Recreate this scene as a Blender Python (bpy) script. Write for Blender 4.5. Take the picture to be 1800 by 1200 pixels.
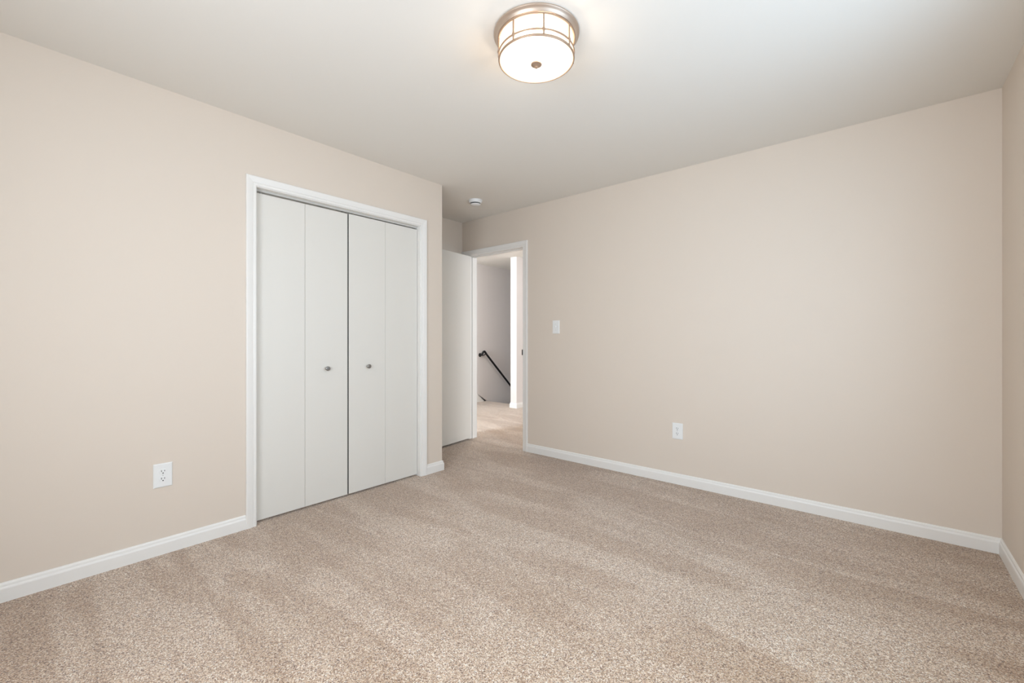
import bpy, bmesh, math, random
from mathutils import Vector, Matrix
PI = math.pi
random.seed(4)
for o in list(bpy.data.objects): bpy.data.objects.remove(o)
S = bpy.context.scene
C = S.collection

# ------------------------------------------------------------------ camera
CH = 1.1307
cam = bpy.data.cameras.new('camera'); co = bpy.data.objects.new('camera', cam); C.objects.link(co)
co.location = (0, 0, CH); co.rotation_euler = (PI/2, 0, math.radians(40.418))
cam.sensor_width = 36; cam.lens = 762.56/1800*36; cam.shift_y = -6.04/1800; cam.clip_start = .02
S.camera = co
# ------------------------------------------------------------------ view
S.view_settings.view_transform = 'Standard'; S.view_settings.look = 'None'
S.view_settings.exposure = -0.03; S.view_settings.gamma = 1.0; S.view_settings.use_curve_mapping = False
# ------------------------------------------------------------------ world
w = bpy.data.worlds.new('sky'); S.world = w; w.use_nodes = True
bg = w.node_tree.nodes['Background']; bg.inputs[0].default_value = (.90, .97, 1, 1); bg.inputs[1].default_value = 1.4

# room dimensions (metres)
XL, XR, XA = -2.872, .481, -3.634      # left wall, right wall, alcove side wall
YB, YF, YC = 3.393, -.75, 2.446        # back wall, wall behind the camera, closet corner
H = 2.44
XS = -5.43                             # stair wall in the hall
HY0 = .9                               # far end of the hall, behind the closet
WINS = {1: (.75, 2.30, .72, 2.04),         # right wall beside the camera: y0,y1,z0,z1
        2: (-1.6, .05, .72, 2.04),        # wall behind the camera: x0,x1,z0,z1
        3: (-4.85, -3.85, .5, 2.2),          # end of the hall behind the closet
        4: (4.3, 6.3, .6, 2.2)}            # far right side of the hall

def area(name, loc, rot, sx, sy, power, col):
    l = bpy.data.lights.new(name, 'AREA'); l.shape = 'RECTANGLE'; l.size = sx; l.size_y = sy
    l.energy = power; l.color = col
    o = bpy.data.objects.new(name, l); C.objects.link(o); o.location = loc; o.rotation_euler = rot
    return o
# daylight entering through the windows (area lights sit just outside the glass)
def day(n, power, col):
    a0, a1, z0, z1 = WINS[n]; m = (a0+a1)/2; zm = (z0+z1)/2; w_, h_ = a1-a0, z1-z0
    if n in (1, 4): area('window_daylight', (XR+.16, m, zm), (0, -PI/2, PI), h_, w_, power, col)
    else: area('window_daylight', (m, (YF if n == 2 else HY0)-.16, zm), (PI/2, 0, 0), w_, h_, power, col)
KA = (38.0, (.52, .75, 1))
KB = (68.0, (.80, .89, 1))
KC = (155.0, (.74, .88, 1))
KD = (100.0, (.86, .92, 1))
day(1, *KA); day(2, *KB); day(3, *KC); day(4, *KD)
HALL_FILL = 75.0  # glow of the unseen lamp added to brighten the stair wall
LAMP = 8.5    # watts of the bulbs inside the ceiling lamp

# ------------------------------------------------------------------ materials
def mat(name, col, rough=.6, metal=0, spec=.5):
    m = bpy.data.materials.new(name); m.use_nodes = True
    b = m.node_tree.nodes['Principled BSDF']
    b.inputs['Base Color'].default_value = (*col, 1); b.inputs['Roughness'].default_value = rough
    b.inputs['Metallic'].default_value = metal; b.inputs['Specular IOR Level'].default_value = spec
    return m
def noise_bump(m, scale, strength, dist=.002, detail=3):
    nt = m.node_tree; b = nt.nodes['Principled BSDF']
    tc = nt.nodes.new('ShaderNodeNewGeometry')
    n = nt.nodes.new('ShaderNodeTexNoise'); n.inputs['Scale'].default_value = scale; n.inputs['Detail'].default_value = detail
    nt.links.new(tc.outputs['Position'], n.inputs['Vector'])
    bp = nt.nodes.new('ShaderNodeBump'); bp.inputs['Strength'].default_value = strength; bp.inputs['Distance'].default_value = dist
    nt.links.new(n.outputs['Fac'], bp.inputs['Height']); nt.links.new(bp.outputs[0], b.inputs['Normal'])
def srgb(r, g, b):
    f = lambda c: (c/255/12.92) if c/255 <= .04045 else ((c/255+.055)/1.055)**2.4
    return (f(r), f(g), f(b))
def paint(name, col, rough):
    m = mat(name, col, rough, spec=.3)
    nt = m.node_tree; b = nt.nodes['Principled BSDF']
    tc = nt.nodes.new('ShaderNodeNewGeometry')
    n = nt.nodes.new('ShaderNodeTexNoise'); n.inputs['Scale'].default_value = 260; n.inputs['Detail'].default_value = 2
    nt.links.new(tc.outputs['Position'], n.inputs['Vector'])
    n2 = nt.nodes.new('ShaderNodeTexNoise'); n2.inputs['Scale'].default_value = 3; n2.inputs['Detail'].default_value = 1
    nt.links.new(tc.outputs['Position'], n2.inputs['Vector'])
    ad = nt.nodes.new('ShaderNodeMath'); ad.operation = 'MULTIPLY_ADD'; ad.inputs[1].default_value = 18
    nt.links.new(n2.outputs['Fac'], ad.inputs[0]); nt.links.new(n.outputs['Fac'], ad.inputs[2])
    bp = nt.nodes.new('ShaderNodeBump'); bp.inputs['Strength'].default_value = .25; bp.inputs['Distance'].default_value = .0004
    nt.links.new(ad.outputs[0], bp.inputs['Height']); nt.links.new(bp.outputs[0], b.inputs['Normal'])
    return m
M_wall = paint('wall_paint', srgb(225, 212, 198), .55)
M_hall = paint('hall_paint', srgb(233, 226, 222), .55)
M_ceil = paint('ceiling_paint', srgb(236, 232, 225), .9)
M_trim = mat('trim_paint', srgb(240, 237, 232), .35)
M_door = mat('door_paint', srgb(228, 224, 216), .5); noise_bump(M_door, 30, .06)
M_plate = mat('plate_plastic', srgb(240, 240, 238), .3)
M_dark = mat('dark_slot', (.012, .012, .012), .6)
M_black = mat('black_metal', (.008, .008, .009), .35, .2)
M_nickel = mat('brushed_nickel', srgb(196, 178, 162), .42, .8)
M_chrome = mat('satin_chrome', srgb(150, 148, 145), .4, 1.0)
M_screw = mat('screw_paint', srgb(215, 215, 212), .4)
M_track = mat('track_metal', srgb(205, 202, 196), .8, spec=.1)

def carpet_mat():
    m = mat('carpet_pile', (.5, .4, .32), 1.0, spec=.05)
    nt = m.node_tree; N = nt.nodes; L = nt.links; b = N['Principled BSDF']
    g = N.new('ShaderNodeNewGeometry')
    def noise(scale, det, rough=.5, vec=None, dist=0):
        n = N.new('ShaderNodeTexNoise'); n.inputs['Scale'].default_value = scale; n.inputs['Detail'].default_value = det
        n.inputs['Roughness'].default_value = rough; n.inputs['Distortion'].default_value = dist
        L.new(vec or g.outputs['Position'], n.inputs['Vector']); return n.outputs['Fac']
    def ramp(fac, stops):
        r = N.new('ShaderNodeValToRGB'); L.new(fac, r.inputs[0])
        e = r.color_ramp.elements
        e[0].position, e[0].color = stops[0][0], (*stops[0][1], 1)
        e[1].position, e[1].color = stops[-1][0], (*stops[-1][1], 1)
        for p, c in stops[1:-1]:
            x = e.new(p); x.color = (*c, 1)
        return r.outputs[0]
    def mix(fac, a, bb, mode='MIX'):
        x = N.new('ShaderNodeMix'); x.data_type = 'RGBA'; x.blend_type = mode
        if isinstance(fac, float): x.inputs['Factor'].default_value = fac
        else: L.new(fac, x.inputs['Factor'])
        for s, v in ((x.inputs['A'], a), (x.inputs['B'], bb)):
            if isinstance(v, tuple): s.default_value = (*v, 1)
            else: L.new(v, s)
        return x.outputs['Result']
    # tufts: every small cell of pile has its own yarn tone
    def voro(scale):
        v = N.new('ShaderNodeTexVoronoi'); v.inputs['Scale'].default_value = scale; v.inputs['Randomness'].default_value = 1
        L.new(g.outputs['Position'], v.inputs['Vector'])
        sp = N.new('ShaderNodeSeparateColor'); L.new(v.outputs['Color'], sp.inputs[0]); return sp.outputs[0], v.outputs['Distance']
    v1, d1 = voro(310); v2, _ = voro(150)
    ad = N.new('ShaderNodeMath'); ad.operation = 'MULTIPLY_ADD'; ad.inputs[1].default_value = .12; L.new(v2, ad.inputs[0]); L.new(v1, ad.inputs[2])
    sb = N.new('ShaderNodeMath'); sb.operation = 'MULTIPLY_ADD'; sb.inputs[1].default_value = 1.0; sb.inputs[2].default_value = -.06
    L.new(ad.outputs[0], sb.inputs[0])
    speck = ramp(sb.outputs[0], [(.0, srgb(112, 82, 58)), (.2, srgb(170, 137, 108)), (.5, srgb(208, 176, 145)), (.8, srgb(232, 208, 181)), (1.0, srgb(254, 246, 234))])
    # vacuum strokes: long soft bands where the pile leans the other way
    mp = N.new('ShaderNodeMapping'); mp.vector_type = 'POINT'; L.new(g.outputs['Position'], mp.inputs['Vector'])
    mp.inputs['Rotation'].default_value = (0, 0, math.radians(17)); mp.inputs['Scale'].default_value = (.62, 3.0, 1)
    st = noise(1.15, 2.5, .5, mp.outputs[0], 1.0)
    blot = noise(2.2, 4, .6)
    band = ramp(st, [(.42, (0, 0, 0)), (.55, (1, 1, 1))])
    bl = ramp(blot, [(.38, (0, 0, 0)), (.60, (1, 1, 1))])
    c = mix(band, mix(1.0, speck, (.84, .78, .71), 'MULTIPLY'), speck)
    c = mix(bl, mix(1.0, c, (.93, .91, .88), 'MULTIPLY'), c)
    L.new(c, b.inputs['Base Color'])
    b.inputs['Sheen Weight'].default_value = .5; b.inputs['Sheen Roughness'].default_value = .45
    b.inputs['Sheen Tint'].default_value = (.86, .93, 1, 1)
    bp = N.new('ShaderNodeBump'); bp.inputs['Strength'].default_value = .7; bp.inputs['Distance'].default_value = .004
    L.new(d1, bp.inputs['Height']); bp.invert = True
    L.new(bp.outputs[0], b.inputs['Normal'])
    return m
M_carpet = carpet_mat()

def glass_mat():
    m = bpy.data.materials.new('window_glass'); m.use_nodes = True
    nt = m.node_tree; nt.nodes.clear()
    out = nt.nodes.new('ShaderNodeOutputMaterial'); mx = nt.nodes.new('ShaderNodeMixShader')
    t = nt.nodes.new('ShaderNodeBsdfTransparent'); gl = nt.nodes.new('ShaderNodeBsdfGlossy'); gl.inputs['Roughness'].default_value = .02
    mx.inputs[0].default_value = .06
    nt.links.new(t.outputs[0], mx.inputs[1]); nt.links.new(gl.outputs[0], mx.inputs[2]); nt.links.new(mx.outputs[0], out.inputs[0])
    return m
M_glass = glass_mat()
def emit_mat(name, col, s):
    m = mat(name, (.9, .88, .85), .3)
    b = m.node_tree.nodes['Principled BSDF']
    b.inputs['Emission Color'].default_value = (*col, 1); b.inputs['Emission Strength'].default_value = s
    return m
def frosted():
    m = bpy.data.materials.new('lit_frosted_glass'); m.use_nodes = True
    nt = m.node_tree; nt.nodes.clear()
    out = nt.nodes.new('ShaderNodeOutputMaterial'); mx = nt.nodes.new('ShaderNodeMixShader'); mx.inputs[0].default_value = .5
    t = nt.nodes.new('ShaderNodeBsdfTransparent'); e = nt.nodes.new('ShaderNodeEmission')
    e.inputs[0].default_value = (1, .86, .70, 1); e.inputs[1].default_value = 2.6
    nt.links.new(e.outputs[0], mx.inputs[1]); nt.links.new(t.outputs[0], mx.inputs[2]); nt.links.new(mx.outputs[0], out.inputs[0])
    return m
M_lamp = frosted()
M_frame = mat('frame_metal', srgb(176, 150, 128), .5, .55)
M_hall_fill = emit_mat('hall_fill_glow', (.96, .98, 1), HALL_FILL)

# ------------------------------------------------------------------ helpers
def obj(name, bm, m, parent=None, smooth=False, bevel=0, label=None):
    bmesh.ops.recalc_face_normals(bm, faces=bm.faces)
    me = bpy.data.meshes.new(name); bm.to_mesh(me); bm.free()
    me.materials.append(m)
    o = bpy.data.objects.new(name, me); C.objects.link(o)
    if parent: o.parent = parent
    if smooth:
        for p in me.polygons: p.use_smooth = True
        me.set_sharp_from_angle(angle=math.radians(35))
    if bevel:
        b = o.modifiers.new('bevel', 'BEVEL'); b.width = bevel; b.segments = 2; b.limit_method = 'ANGLE'
    if label: o['label'] = label
    return o
def box(bm, a, b):
    r = bmesh.ops.create_cube(bm, size=1)['verts']
    a, b = Vector(a), Vector(b)
    for v in r: v.co = Vector(((a.x+b.x)/2+v.co.x*(b.x-a.x), (a.y+b.y)/2+v.co.y*(b.y-a.y), (a.z+b.z)/2+v.co.z*(b.z-a.z)))
def boxes(*bs):
    bm = bmesh.new()
    for a, b in bs: box(bm, a, b)
    return bm
def tag(o, label=None, cat=None, group=None, kind=None):
    if label: o['label'] = label
    if cat: o['category'] = cat
    if group: o['group'] = group
    if kind: o['kind'] = kind
    return o
def struct(name, bm, m, label=None, cat=None, **k):
    o = obj(name, bm, m, **k); tag(o, label, cat, kind='structure'); return o
def empty(name, loc, rz=0):
    o = bpy.data.objects.new(name, None); C.objects.link(o); o.location = loc; o.rotation_euler = (0, 0, rz)
    o.empty_display_size = .05; return o
def sweep(path, normal, profile, skip=()):
    """Extrude a closed profile (lateral, along-normal) along a polyline with mitred corners; returns one bmesh per segment."""
    P = [Vector(p) for p in path]; Nn = Vector(normal)
    lat = [Nn.cross((P[i+1]-P[i]).normalized()) for i in range(len(P)-1)]
    mit = []
    for i in range(len(P)):
        if i == 0: mit.append(lat[0])
        elif i == len(P)-1: mit.append(lat[-1])
        else:
            m = (lat[i-1]+lat[i]).normalized(); mit.append(m/ m.dot(lat[i]))
    out = []
    for i in range(len(P)-1):
        bm = bmesh.new()
        A = [bm.verts.new(P[i]+mit[i]*l+Nn*n) for l, n in profile]
        B = [bm.verts.new(P[i+1]+mit[i+1]*l+Nn*n) for l, n in profile]
        k = len(A)
        for j in range(k): bm.faces.new((A[j], A[(j+1) % k], B[(j+1) % k], B[j]))
        bm.faces.new(A); bm.faces.new(B[::-1])
        out.append(bm)
    return out
def merge(bms):
    bm = bmesh.new()
    for b in bms:
        me = bpy.data.meshes.new('t'); b.to_mesh(me); b.free(); bm.from_mesh(me); bpy.data.meshes.remove(me)
    return bm
def lathe(prof, seg=48, cx=0, cy=0, cz=0, axis='z', closed=False):
    bm = bmesh.new(); rings = []
    for r, z in prof:
        if r < 1e-6:
            rings.append([bm.verts.new((0, 0, z))])
        else:
            rings.append([bm.verts.new((r*math.cos(2*PI*i/seg), r*math.sin(2*PI*i/seg), z)) for i in range(seg)])
    pr = list(zip(rings, rings[1:]))
    if closed: pr.append((rings[-1], rings[0]))
    for a, b in pr:
        if len(a) == 1 and len(b) == 1: continue
        for i in range(seg):
            j = (i+1) % seg
            vs = [a[0]] if len(a) == 1 else [a[i], a[j]]
            vs += [b[0]] if len(b) == 1 else [b[j], b[i]]
            bm.faces.new(vs)
    if axis == 'x': bmesh.ops.rotate(bm, verts=bm.verts, matrix=Matrix.Rotation(PI/2, 3, 'Y'))
    if axis == '-y': bmesh.ops.rotate(bm, verts=bm.verts, matrix=Matrix.Rotation(PI/2, 3, 'X'))
    bmesh.ops.translate(bm, verts=bm.verts, vec=(cx, cy, cz))
    return bm
def torus(R, r, z, seg=72, ss=10, ry=None):
    ry = ry or r
    return lathe([(R+r*math.cos(2*PI*i/ss), z+ry*math.sin(2*PI*i/ss)) for i in range(ss)], seg, closed=True)
def tube(pts, rad, seg=12):
    bm = bmesh.new(); pts = [Vector(p) for p in pts]; rings = []
    up = None
    for i, p in enumerate(pts):
        t = (pts[min(i+1, len(pts)-1)]-pts[max(i-1, 0)]).normalized()
        if up is None: up = t.orthogonal().normalized()
        up = (up - t*up.dot(t)).normalized(); s = t.cross(up)
        rr = rad[i] if isinstance(rad, (list, tuple)) else rad
        rings.append([bm.verts.new(p+(up*math.cos(2*PI*k/seg)+s*math.sin(2*PI*k/seg))*rr) for k in range(seg)])
    for a, b in zip(rings, rings[1:]):
        for i in range(seg): bm.faces.new((a[i], a[(i+1) % seg], b[(i+1) % seg], b[i]))
    bm.faces.new(rings[0][::-1]); bm.faces.new(rings[-1])
    return bm

# ------------------------------------------------------------------ structure
T = .114          # wall thickness
CY0, CY1, CZ = .995, 2.213, 2.043          # closet clear opening
DX0, DX1, DZ = -3.516, -2.745, 2.045       # doorway clear opening
J = .018                                    # jamb board thickness
XX0, XX1, YY1 = XS-T, XR+T, 9.2

# floor: bedroom, closet and hall carpet, one slab reaching to the stair edge
YE = 5.65; PX0, PX1, PY = -4.595, -4.468, 5.36
struct('floor', boxes(((XS, YF, -.12), (XR, YB+.05, 0))), M_carpet, 'beige speckled cut pile carpet of the bedroom', 'floor')
struct('floor_hall', boxes(((XS, YB+.05, -.12), (XR, PY, 0)), ((XS, PY, -.12), (PX0, YE, 0)), ((PX1, PY, -.12), (XR, YY1, 0)), ((XS, YE, -2.8), (PX0, YY1, -2.31))), M_carpet,
       'beige carpet of the hall beyond the doorway', 'floor')
struct('ceiling', boxes(((XX0, YF-T, H), (XX1, YY1, H+.1))), M_ceil, 'smooth white ceiling', 'ceiling')
struct('wall_left', boxes(((XL-T, YF, 0), (XL, CY0-J, H)), ((XL-T, CY1+J, 0), (XL, YC, H)), ((XL-T, CY0-J, CZ+J), (XL, CY1+J, H))), M_wall,
       'beige wall around the closet', 'wall')
struct('wall_closet', boxes(((XA, YC-T, 0), (XL-T, YC, H))), M_wall, 'beige closet side wall at the alcove', 'wall')
struct('wall_alcove', boxes(((XA-T, HY0, 0), (XA, YB, H))), M_wall, 'beige side wall of the door alcove', 'wall')
struct('wall_back', boxes(((XA-T, YB, 0), (DX0-J, YB+T, H)), ((DX1+J, YB, 0), (XR, YB+T, H)), ((DX0-J, YB, DZ+J), (DX1+J, YB+T, H))), M_wall,
       'beige wall with the doorway and light switch', 'wall')
def holed(x0, x1, y0, y1, holes):
    out = []; y = y0
    for a, b, c, d in holes:
        out += [((x0, y, 0), (x1, a, H)), ((x0, a, 0), (x1, b, c)), ((x0, a, d), (x1, b, H))]; y = b
    return out+[((x0, y, 0), (x1, y1, H))]
struct('wall_right', boxes(*holed(XR, XR+T, YF, YY1, [WINS[1], WINS[4]])), M_wall, 'beige wall at the right edge', 'wall')
x0, x1, z0, z1 = WINS[2]
struct('wall_front', boxes(((XA-T, YF-T, 0), (x0, YF, H)), ((x1, YF-T, 0), (XR+T, YF, H)), ((x0, YF-T, 0), (x1, YF, z0)), ((x0, YF-T, z1), (x1, YF, H))), M_wall,
       'beige wall behind the camera with window', 'wall')
struct('wall_closet_end', boxes(((XA, YF, 0), (XL-T, YF+.9, H))), M_wall, 'closet end wall', 'wall')
# hall
hx0, hx1, hz0, hz1 = WINS[3]
struct('wall_stairs', boxes(((XX0, HY0, -2.7), (XS, YY1, H))), M_hall, 'pale beige stair wall with the black handrail', 'wall')
struct('wall_hall_front', boxes(((XS, HY0-T, 0), (hx0, HY0, H)), ((hx1, HY0-T, 0), (XA-T, HY0, H)), ((hx0, HY0-T, 0), (hx1, HY0, hz0)), ((hx0, HY0-T, hz1), (hx1, HY0, H))), M_hall,
       'hall end wall with window', 'wall')
struct('wall_stair_end', boxes(((PX0, PY, -2.7), (PX1, YY1, H))), M_hall, 'end of the wall beside the stairs', 'wall')
struct('wall_hall_back', boxes(((PX1, YY1, -2.7), (XX1, YY1+T, H)), ((XX0, YY1, -2.7), (PX1, YY1+T, H))), M_hall, 'far wall of the hall', 'wall')

# windows (behind the camera and at the end of the hall)
def window(n, label):
    a0, a1, z0, z1 = WINS[n]; t = .045; zm = (z0+z1)/2; w_ = a1-a0
    r = struct('window_%d' % n, boxes(((0, 0, z0), (t, T, z1)), ((w_-t, 0, z0), (w_, T, z1)), ((t, 0, z1-t), (w_-t, T, z1)),
                                      ((t, 0, z0), (w_-t, T, z0+t)), ((t, .03, zm-.02), (w_-t, .08, zm+.02))), M_trim, label, 'window')
    obj('pane', boxes(((t, .062, z0+t), (w_-t, .068, zm-.02))), M_glass, r)
    obj('pane', boxes(((t, .062, zm+.02), (w_-t, .068, z1-t))), M_glass, r)
    obj('casing', merge(sweep([(-.004, 0, z0-.004), (-.004, 0, z1+.004), (w_+.004, 0, z1+.004), (w_+.004, 0, z0-.004), (-.004, 0, z0-.004)], (0, -1, 0), CP)), M_trim, r)
    if n in (1, 4): r.location = (XR, a1, 0); r.rotation_euler = (0, 0, -PI/2)
    else: r.location = (a1, YF if n == 2 else HY0, 0); r.rotation_euler = (0, 0, PI)
CP = [(0, 0), (0, .0075), (.004, .010), (.014, .0105), (.017, .0085), (.020, .0115), (.036, .0145), (.050, .0165), (.055, .0155), (.057, .012), (.057, 0)]
window(1, 'white double hung window beside the camera')
window(2, 'white double hung window behind the camera')
window(3, 'white double hung window at the hall end')
window(4, 'white double hung window on the right side of the hall')

# baseboards
BB = [(0, 0), (.013, 0), (.013, .056), (.0115, .061), (.0085, .065), (.0075, .074), (.0045, .08), (0, .082)]
def base(names, path, labels=None):
    for i, (nm, b) in enumerate(zip(names, sweep(path, (0, 0, 1), BB))):
        if nm: struct(nm, b, M_trim, labels[i] if labels else None, 'baseboard')
cas = .057; rev = .004
base(['baseboard_left'], [(XL, CY0-rev-cas, 0), (XL, YF, 0)], ['white baseboard left of the closet'])
base(['baseboard_closet', 'baseboard_closet_return'], [(XA, YC, 0), (XL, YC, 0), (XL, CY1+rev+cas, 0)][0:3], ['white baseboard along the closet return', 'short white baseboard right of the closet'])
base(['baseboard_alcove'], [(XA, YB, 0), (XA, YC+.013, 0)], ['white baseboard behind the open door'])
base(['baseboard_front'], [(XL, YF, 0), (XR, YF, 0)], ['white baseboard under the window behind the camera'])
base(['baseboard_right', 'baseboard_back'], [(XR, YF, 0), (XR, YB, 0), (DX1+rev+cas, YB, 0)], ['white baseboard along the right wall', 'white baseboard under the switch and outlet'])
base(['baseboard_post_side', 'baseboard_post_end', 'baseboard_post_inner'],
     [(PX0, PY+.12, 0), (PX0, PY, 0), (PX1, PY, 0), (PX1, YY1, 0)][::-1], ['white baseboard on the hall side of the stair wall end', 'white baseboard across the stair wall end', 'white baseboard on the stair side'])

# casings and jambs
CP = [(0, 0), (0, .0075), (.004, .010), (.014, .0105), (.017, .0085), (.020, .0115), (.036, .0145), (.050, .0165), (.055, .0155), (.057, .012), (.057, 0)]
def casing(name, pts, normal, label):
    # pts walk so that normal x tangent points away from the opening
    r = empty(name, pts[0]); tag(r, label, 'door casing', kind='structure')
    nm = ['casing_leg', 'casing_head', 'casing_leg']
    for n_, b in zip(nm, sweep(pts, normal, CP)):
        bmesh.ops.translate(b, verts=b.verts, vec=-Vector(pts[0]))
        obj(n_, b, M_trim, r)
    return r
# closet: wall faces +X ; seen from the room y grows to the right
a, b_, zt = CY0-rev, CY1+rev, CZ+rev
t1 = casing('trim_1', [(XL, b_, 0), (XL, b_, zt), (XL, a, zt), (XL, a, 0)][::-1], (1, 0, 0), 'white moulded casing around the closet doors')
def jamb(root, bs):
    bm = boxes(*bs); bmesh.ops.translate(bm, verts=bm.verts, vec=-Vector(root.location)); obj('jamb', bm, M_trim, root)
jamb(t1, [((XL-T, CY0-J, 0), (XL+.0005, CY0, CZ+J)), ((XL-T, CY1, 0), (XL+.0005, CY1+J, CZ+J)), ((XL-T, CY0, CZ), (XL+.0005, CY1, CZ+J))])
# doorway: wall faces -Y
a, b_, zt = DX0-rev, DX1+rev, DZ+rev
t2 = casing('trim_2', [(a, YB, 0), (a, YB, zt), (b_, YB, zt), (b_, YB, 0)], (0, -1, 0), 'white moulded casing around the open doorway')
jamb(t2, [((DX0-J, YB-.0005, 0), (DX0, YB+T+.0005, DZ+J)), ((DX1, YB-.0005, 0), (DX1+J, YB+T+.0005, DZ+J)), ((DX0, YB-.0005, DZ), (DX1, YB+T+.0005, DZ+J))])
fb = boxes(((XA+.0005, YB-.0125, .085), (DX0-rev-cas, YB+.001, DZ+rev+cas)))
bmesh.ops.translate(fb, verts=fb.verts, vec=-Vector(t2.location)); obj('filler_strip', fb, M_trim, t2)
def stop():
    y0 = YB+.038
    bm = boxes(((DX0, y0, 0), (DX0+.011, y0+.032, DZ)), ((DX1-.011, y0, 0), (DX1, y0+.032, DZ)), ((DX0+.011, y0, DZ-.011), (DX1-.011, y0+.032, DZ)))
    bmesh.ops.translate(bm, verts=bm.verts, vec=-Vector(t2.location)); obj('door_stop', bm, M_trim, t2)
stop()
sp = boxes(((DX1-.0016, YB-.0165, .96), (DX1+.0004, YB+.028, 1.015)))
bmesh.ops.translate(sp, verts=sp.verts, vec=-Vector(t2.location)); obj('strike_plate', sp, M_black, t2, label='dark strike plate')
t3 = casing('trim_3', [(b_, YB+T, 0), (b_, YB+T, zt), (a, YB+T, zt), (a, YB+T, 0)], (0, 1, 0), 'white casing on the hall side of the doorway')

# ------------------------------------------------------------------ closet bifold doors
XD = XL-.035
def knob(parent, y, z, x):
    k = obj('knob', merge([lathe([(0, -.0005), (.0085, -.0005), (.0085, .003), (.005, .006), (.005, .016), (.0095, .019), (.0145, .0215), (.0155, .025), (.0150, .029), (.012, .0315), (.0, .0325)], 32, x, y, z, 'x')]), M_chrome, parent, smooth=True, label='satin chrome round knob')
    return k
def bifold(n, y0, y1, zb, zt, inner, label):
    r = empty('door_%d' % n, (XD, (y0+y1)/2, 0)); tag(r, label, 'closet door', kind='structure')
    ym = (y0+y1)/2; ym0 = 0
    o_ = []
    for s, (a, b) in enumerate(((y0-ym, -.0008), (.0008, y1-ym))):
        o = obj('leaf', boxes(((-.03, a, zb), (0, b, zt))), M_door, r, bevel=.0015); o_.append(o)
    lf = o_[1] if inner == 'hi' else o_[0]
    ky = (1.443 if inner == 'hi' else 1.757)-ym
    knob(lf, ky, .922, 0)
    pv = boxes(((-.022, (y0-ym)+.03, zt), (-.012, (y0-ym)+.04, CZ-.0005-.012)), ((-.022, (y1-ym)-.04, zt), (-.012, (y1-ym)-.03, CZ-.0125)))
    obj('pivot_pin', pv, M_chrome, r)
bifold(1, CY0+.003, 1.600, .013, 2.019, 'hi', 'left white flat bifold closet door with small round knob')
tag(obj('gap_shade_strip', boxes(((XD-.024, 1.6004, .016), (XD-.002, 1.6086, 2.018))), M_dark), 'dark narrow strip standing for the shade between the two bifold closet doors', 'gap shade', kind='structure')  # dark strip put in as the shade of the door gap, not a seal
bifold(2, 1.609, CY1-.003, .013, 2.022, 'lo', 'right white flat bifold closet door with small round knob')
tag(obj('closet_track', boxes(((XD-.032, CY0, CZ-.012), (XD-.002, CY1, CZ))), M_track), 'grey metal bifold track above the closet doors', 'track', kind='structure')

# ------------------------------------------------------------------ entry door, opened into the alcove
dr = empty('door_3', (DX0+.001, YB-.018, 0), math.radians(-90+7)); tag(dr, 'white flat slab door standing open in the alcove', 'door', kind='structure')
# local: leaf runs along +x from the hinge, its hall face is +y
obj('leaf', boxes(((.004, .0, .021), (.762, .035, 2.04))), M_door, dr, bevel=.0012)
for z in (.2, 1.02, 1.84):
    obj('hinge', merge([tube([(-.001, -.004, z-.044), (-.001, -.004, z+.044)], .0055), boxes(((.0005, -.0005, z-.044), (.034, .0006, z+.044)))]), M_chrome, dr)
for s, y in ((1, .035), (-1, 0)):
    kb = lathe([(0, 0), (.032, 0), (.032, .005), (.024, .009), (.011, .013), (.010, .034), (.018, .040), (.027, .050), (.027, .060), (.020, .067), (0, .069)], 32)
    bmesh.ops.rotate(kb, verts=kb.verts, matrix=Matrix.Rotation(-s*PI/2, 3, 'X'))
    bmesh.ops.translate(kb, verts=kb.verts, vec=(.70, y, .95))
    obj('door_knob', kb, M_nickel, dr, smooth=True)

# ------------------------------------------------------------------ ceiling lamp
lc = Vector((-1.134, 1.4935, H))
lamp = empty('ceiling_light', lc); tag(lamp, 'round lit flush ceiling lamp, frosted drum glass in a brushed nickel frame', 'ceiling light')
pan = obj('canopy', lathe([(0, -.0003), (.180, -.0003), (.1835, -.003), (.1835, -.007), (.181, -.010), (.176, -.012), (.1725, -.017), (.1695, -.021), (.168, -.024), (.161, -.024), (.157, -.019), (0, -.019)], 96), M_nickel, lamp, smooth=True)
obj('shade', lathe([(.154, -.0195), (.1565, -.024), (.1565, -.113), (.1545, -.116), (.12, -.1215), (.08, -.126), (.04, -.1285), (0, -.129)], 96), M_lamp, lamp, smooth=True, label='glowing frosted glass drum')
fr = obj('frame', merge([torus(.1640, .0042, -.0285, 96, 10, .0036), torus(.1615, .0032, -.089, 96, 8, .0038), torus(.1600, .0040, -.112, 96, 10, .0050)]), M_frame, lamp, smooth=True)
phi0 = math.atan2(-lc.y, -lc.x)
for k in range(8):
    ph = phi0+math.radians(10.5+45*k)
    d = Vector((math.cos(ph), math.sin(ph), 0)); s = Vector((-d.y, d.x, 0))
    bm = tube([d*.1625+Vector((0, 0, z)) for z in (-.0285, -.06, -.078, -.089, -.100, -.112)], [.0040, .0036, .0037, .0070, .0037, .0038], 8)
    obj('frame_bar', bm, M_frame, lamp, smooth=True)
for k in range(2):
    bl = bpy.data.lights.new('bulb', 'POINT'); bl.energy = LAMP/2; bl.color = (1, .80, .60); bl.shadow_soft_size = .03
    bo = bpy.data.objects.new('bulb', bl); C.objects.link(bo); bo.parent = lamp; bo.location = (.06 if k else -.06, 0, -.072)
obj('finial', lathe([(0, -.146), (.004, -.1455), (.0065, -.143), (.0065, -.1395), (.0085, -.138), (.012, -.1355), (.0225, -.132), (.0235, -.130), (.0235, -.1286), (0, -.1280)], 32), M_frame, lamp, smooth=True)

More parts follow.
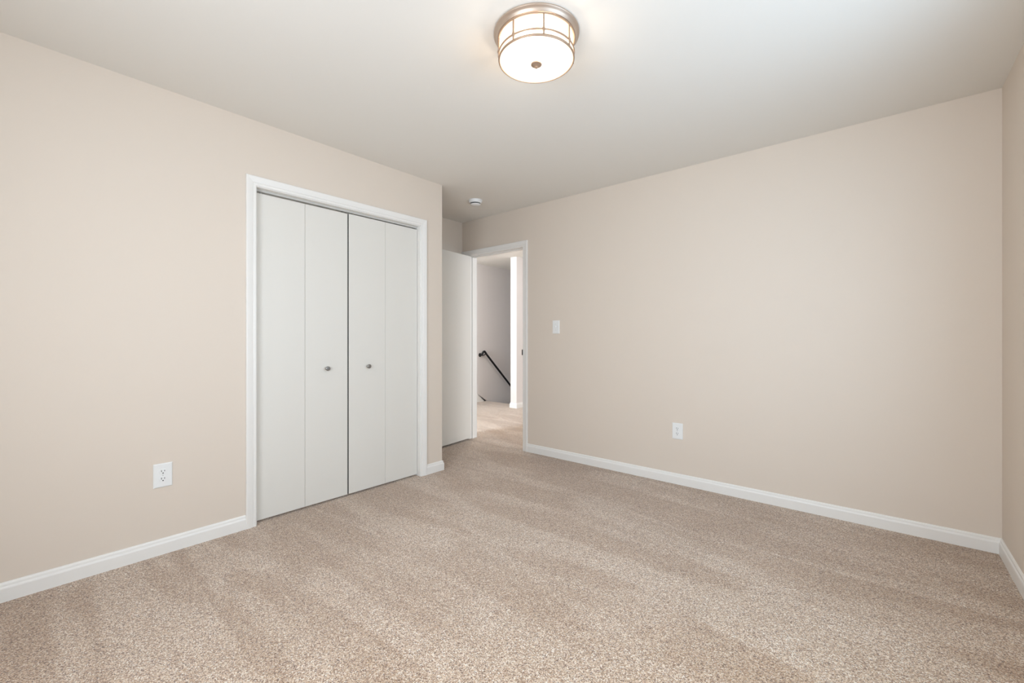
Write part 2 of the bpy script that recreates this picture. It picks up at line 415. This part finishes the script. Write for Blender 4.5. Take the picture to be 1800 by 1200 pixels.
hl = empty('ceiling_light', (-4.05, 4.35, H)); tag(hl, 'unseen round flush lamp added to light the hall outside the doorway', 'ceiling light')  # fill lamp added out of view to brighten the hall and stair wall
obj('canopy', lathe([(0, -.0003), (.16, -.0003), (.16, -.02), (.15, -.024), (0, -.024)], 48), M_nickel, hl, smooth=True)  # canopy of the added unseen hall fill lamp
obj('shade', lathe([(.145, -.0241), (.14, -.05), (.11, -.08), (.06, -.098), (0, -.104)], 48), M_hall_fill, hl, smooth=True)  # glowing drum of the added unseen hall fill lamp
hl.name = 'hall_fill_light'

# ------------------------------------------------------------------ smoke detector
sd = empty('smoke_detector', (-2.942, 2.919, H)); tag(sd, 'small round white smoke detector on the ceiling by the doorway', 'smoke detector')
obj('mounting_plate', lathe([(0, -.0003), (.066, -.0003), (.066, -.006), (.060, -.006), (0, -.006)], 48), M_plate, sd, smooth=True)
obj('housing', lathe([(0, -.006), (.062, -.006), (.0605, -.020), (.058, -.025), (.050, -.025), (.050, -.0275), (0, -.0275)], 48), M_plate, sd, smooth=True)
obj('vent_ring', lathe([(0, -.0275), (.046, -.0275), (.046, -.0365), (0, -.0365)], 48), M_dark, sd, label='dark vent gap')
obj('cover', lathe([(0, -.0365), (.049, -.0365), (.048, -.040), (.042, -.045), (.025, -.048), (0, -.0485)], 48), M_plate, sd, smooth=True)

# ------------------------------------------------------------------ outlets and switch ; local: plate in XZ, facing -Y
def plate_bm(w_, h_, t):
    bm = bmesh.new()
    b = .004
    P = [(-w_/2, -h_/2, 0), (w_/2, -h_/2, 0), (w_/2, h_/2, 0), (-w_/2, h_/2, 0)]
    lo = [bm.verts.new((x, -.0002, z)) for x, z, _ in P]
    mi = [bm.verts.new((x, -t*.55, z)) for x, z, _ in P]
    hi = [bm.verts.new((x-math.copysign(b, x), -t, z-math.copysign(b, z))) for x, z, _ in P]
    for A, B in ((lo, mi), (mi, hi)):
        for i in range(4): bm.faces.new((A[i], A[(i+1) % 4], B[(i+1) % 4], B[i]))
    bm.faces.new(lo[::-1]); bm.faces.new(hi)
    return bm
def outlet(loc, rz, label):
    r = empty('wall_outlet', loc, rz); tag(r, label, 'electrical outlet', 'duplex outlets low on the walls')
    obj('cover_plate', plate_bm(.080, .124, .006), M_plate, r)
    for s in (1, -1):
        zc = s*.0195
        bm = bmesh.new()
        n = 28; pts = []
        for i in range(n):
            a_ = 2*PI*i/n; x, z = .0172*math.cos(a_), .0172*math.sin(a_)
            z = max(-.0142, min(.0142, z)); pts.append((x, z))
        A = [bm.verts.new((x, -.004, zc+z)) for x, z in pts]; B = [bm.verts.new((x*.96, -.0078, zc+z*.96)) for x, z in pts]
        for i in range(n): bm.faces.new((A[i], A[(i+1) % n], B[(i+1) % n], B[i]))
        bm.faces.new(B)
        f = obj('receptacle', bm, M_plate, r)
        sl = boxes(((-.0078, -.0081, zc-.0005), (-.0052, -.0070, zc+.0085)), ((.0052, -.0081, zc+.0005), (.0076, -.0070, zc+.0075)))
        g = lathe([(0, 0), (.0029, 0), (.0029, .001), (0, .001)], 14, 0, -.0071, zc-.0075, '-y')
        obj('slot', merge([sl, g]), M_dark, f)
    obj('screw', lathe([(0, 0), (.0035, 0), (.0030, .0012), (0, .0015)], 16, 0, -.006, 0, '-y'), M_screw, r)
outlet((XL, .545, .412), PI/2, 'white duplex outlet low on the wall left of the closet')
outlet((-1.203, YB, .410), 0, 'white duplex outlet low on the back wall, right of the light switch')
sw = empty('light_switch', (-2.341, YB, 1.235)); tag(sw, 'white toggle light switch on the wall right of the doorway', 'light switch')
obj('cover_plate', plate_bm(.077, .124, .006), M_plate, sw)
obj('toggle', boxes(((-.0048, -.0063, -.0115), (.0048, -.0055, .0115)), ((-.0038, -.016, -.001), (.0038, -.006, .008))), M_plate, sw, bevel=.0008)
for z in (.030, -.030):
    obj('screw', lathe([(0, 0), (.0032, 0), (.0028, .0010), (0, .0013)], 16, 0, -.006, z, '-y'), M_screw, sw)

# ------------------------------------------------------------------ stairs and handrail beyond the doorway
run, rise = .255, .19
st = empty('staircase', ((XS+PX0)/2, YE, 0)); tag(st, 'carpeted staircase going down along the hall wall', 'stairs', kind='structure')
hw = (PX0-XS)/2
for i in range(11):
    obj('step', boxes(((-hw, run*i, -rise*(i+1)-.19), (hw, run*(i+1)+.02, -rise*(i+1)))), M_carpet, st)
# skirt board on the stair wall
def skirt():
    sl = rise/run
    bm = bmesh.new(); t = .014
    pts = [(-2.4, 0), (-2.4, .082), (-.27, .082), (-.245, .14), (-.22, .14), (2.6, .14-sl*2.82), (2.6, -.25-sl*2.6), (0, -.25), (0, 0)]
    A = [bm.verts.new((-hw, y, z)) for y, z in pts]; B = [bm.verts.new((-hw+t, y, z)) for y, z in pts]
    n = len(pts)
    for i in range(n): bm.faces.new((A[i], A[(i+1) % n], B[(i+1) % n], B[i]))
    bm.faces.new(A[::-1]); bm.faces.new(B)
    return bm
struct('trim_4', (lambda b: (bmesh.ops.translate(b, verts=b.verts, vec=st.location), b)[1])(skirt()), M_trim, 'white skirt board along the stair wall', 'skirt board')
ry0, rz0 = 5.561, .868; sl = -.927
hr = empty('handrail', (XS, ry0, rz0)); tag(hr, 'black round handrail sloping down the stair wall beyond the doorway', 'handrail')
pts = [(.002, -.065, -.038), (.03, -.066, -.036), (.052, -.064, -.022), (.062, -.055, 0), (.066, -.038, .022), (.068, -.018, .026), (.07, 0, .010)]
e = 2.6
pts += [(.07, .03, .03*sl+.002), (.07, e/2, e/2*sl), (.07, e, e*sl)]
obj('rail', tube(pts, .0185, 16), M_black, hr, smooth=True)
def disc_x(y, z, r=.034):
    return lathe([(0, .0003), (r, .0003), (r, .006), (r*.5, .012), (0, .012)], 24, 0, y, z, 'x')
obj('rosette', disc_x(-.065, -.038), M_black, hr, smooth=True)
obj('bracket', tube([(.012, -.062, -.042), (.035, -.04, -.046), (.055, -.015, -.040), (.068, .012, -.018)], .009, 10), M_black, hr, smooth=True)
for y in (1.2,):
    z = y*sl
    obj('bracket', merge([disc_x(y, z-.075), tube([(.004, y, z-.075), (.04, y, z-.075), (.062, y, z-.062), (.07, y, z-.018)], .006, 10)]), M_black, hr, smooth=True)
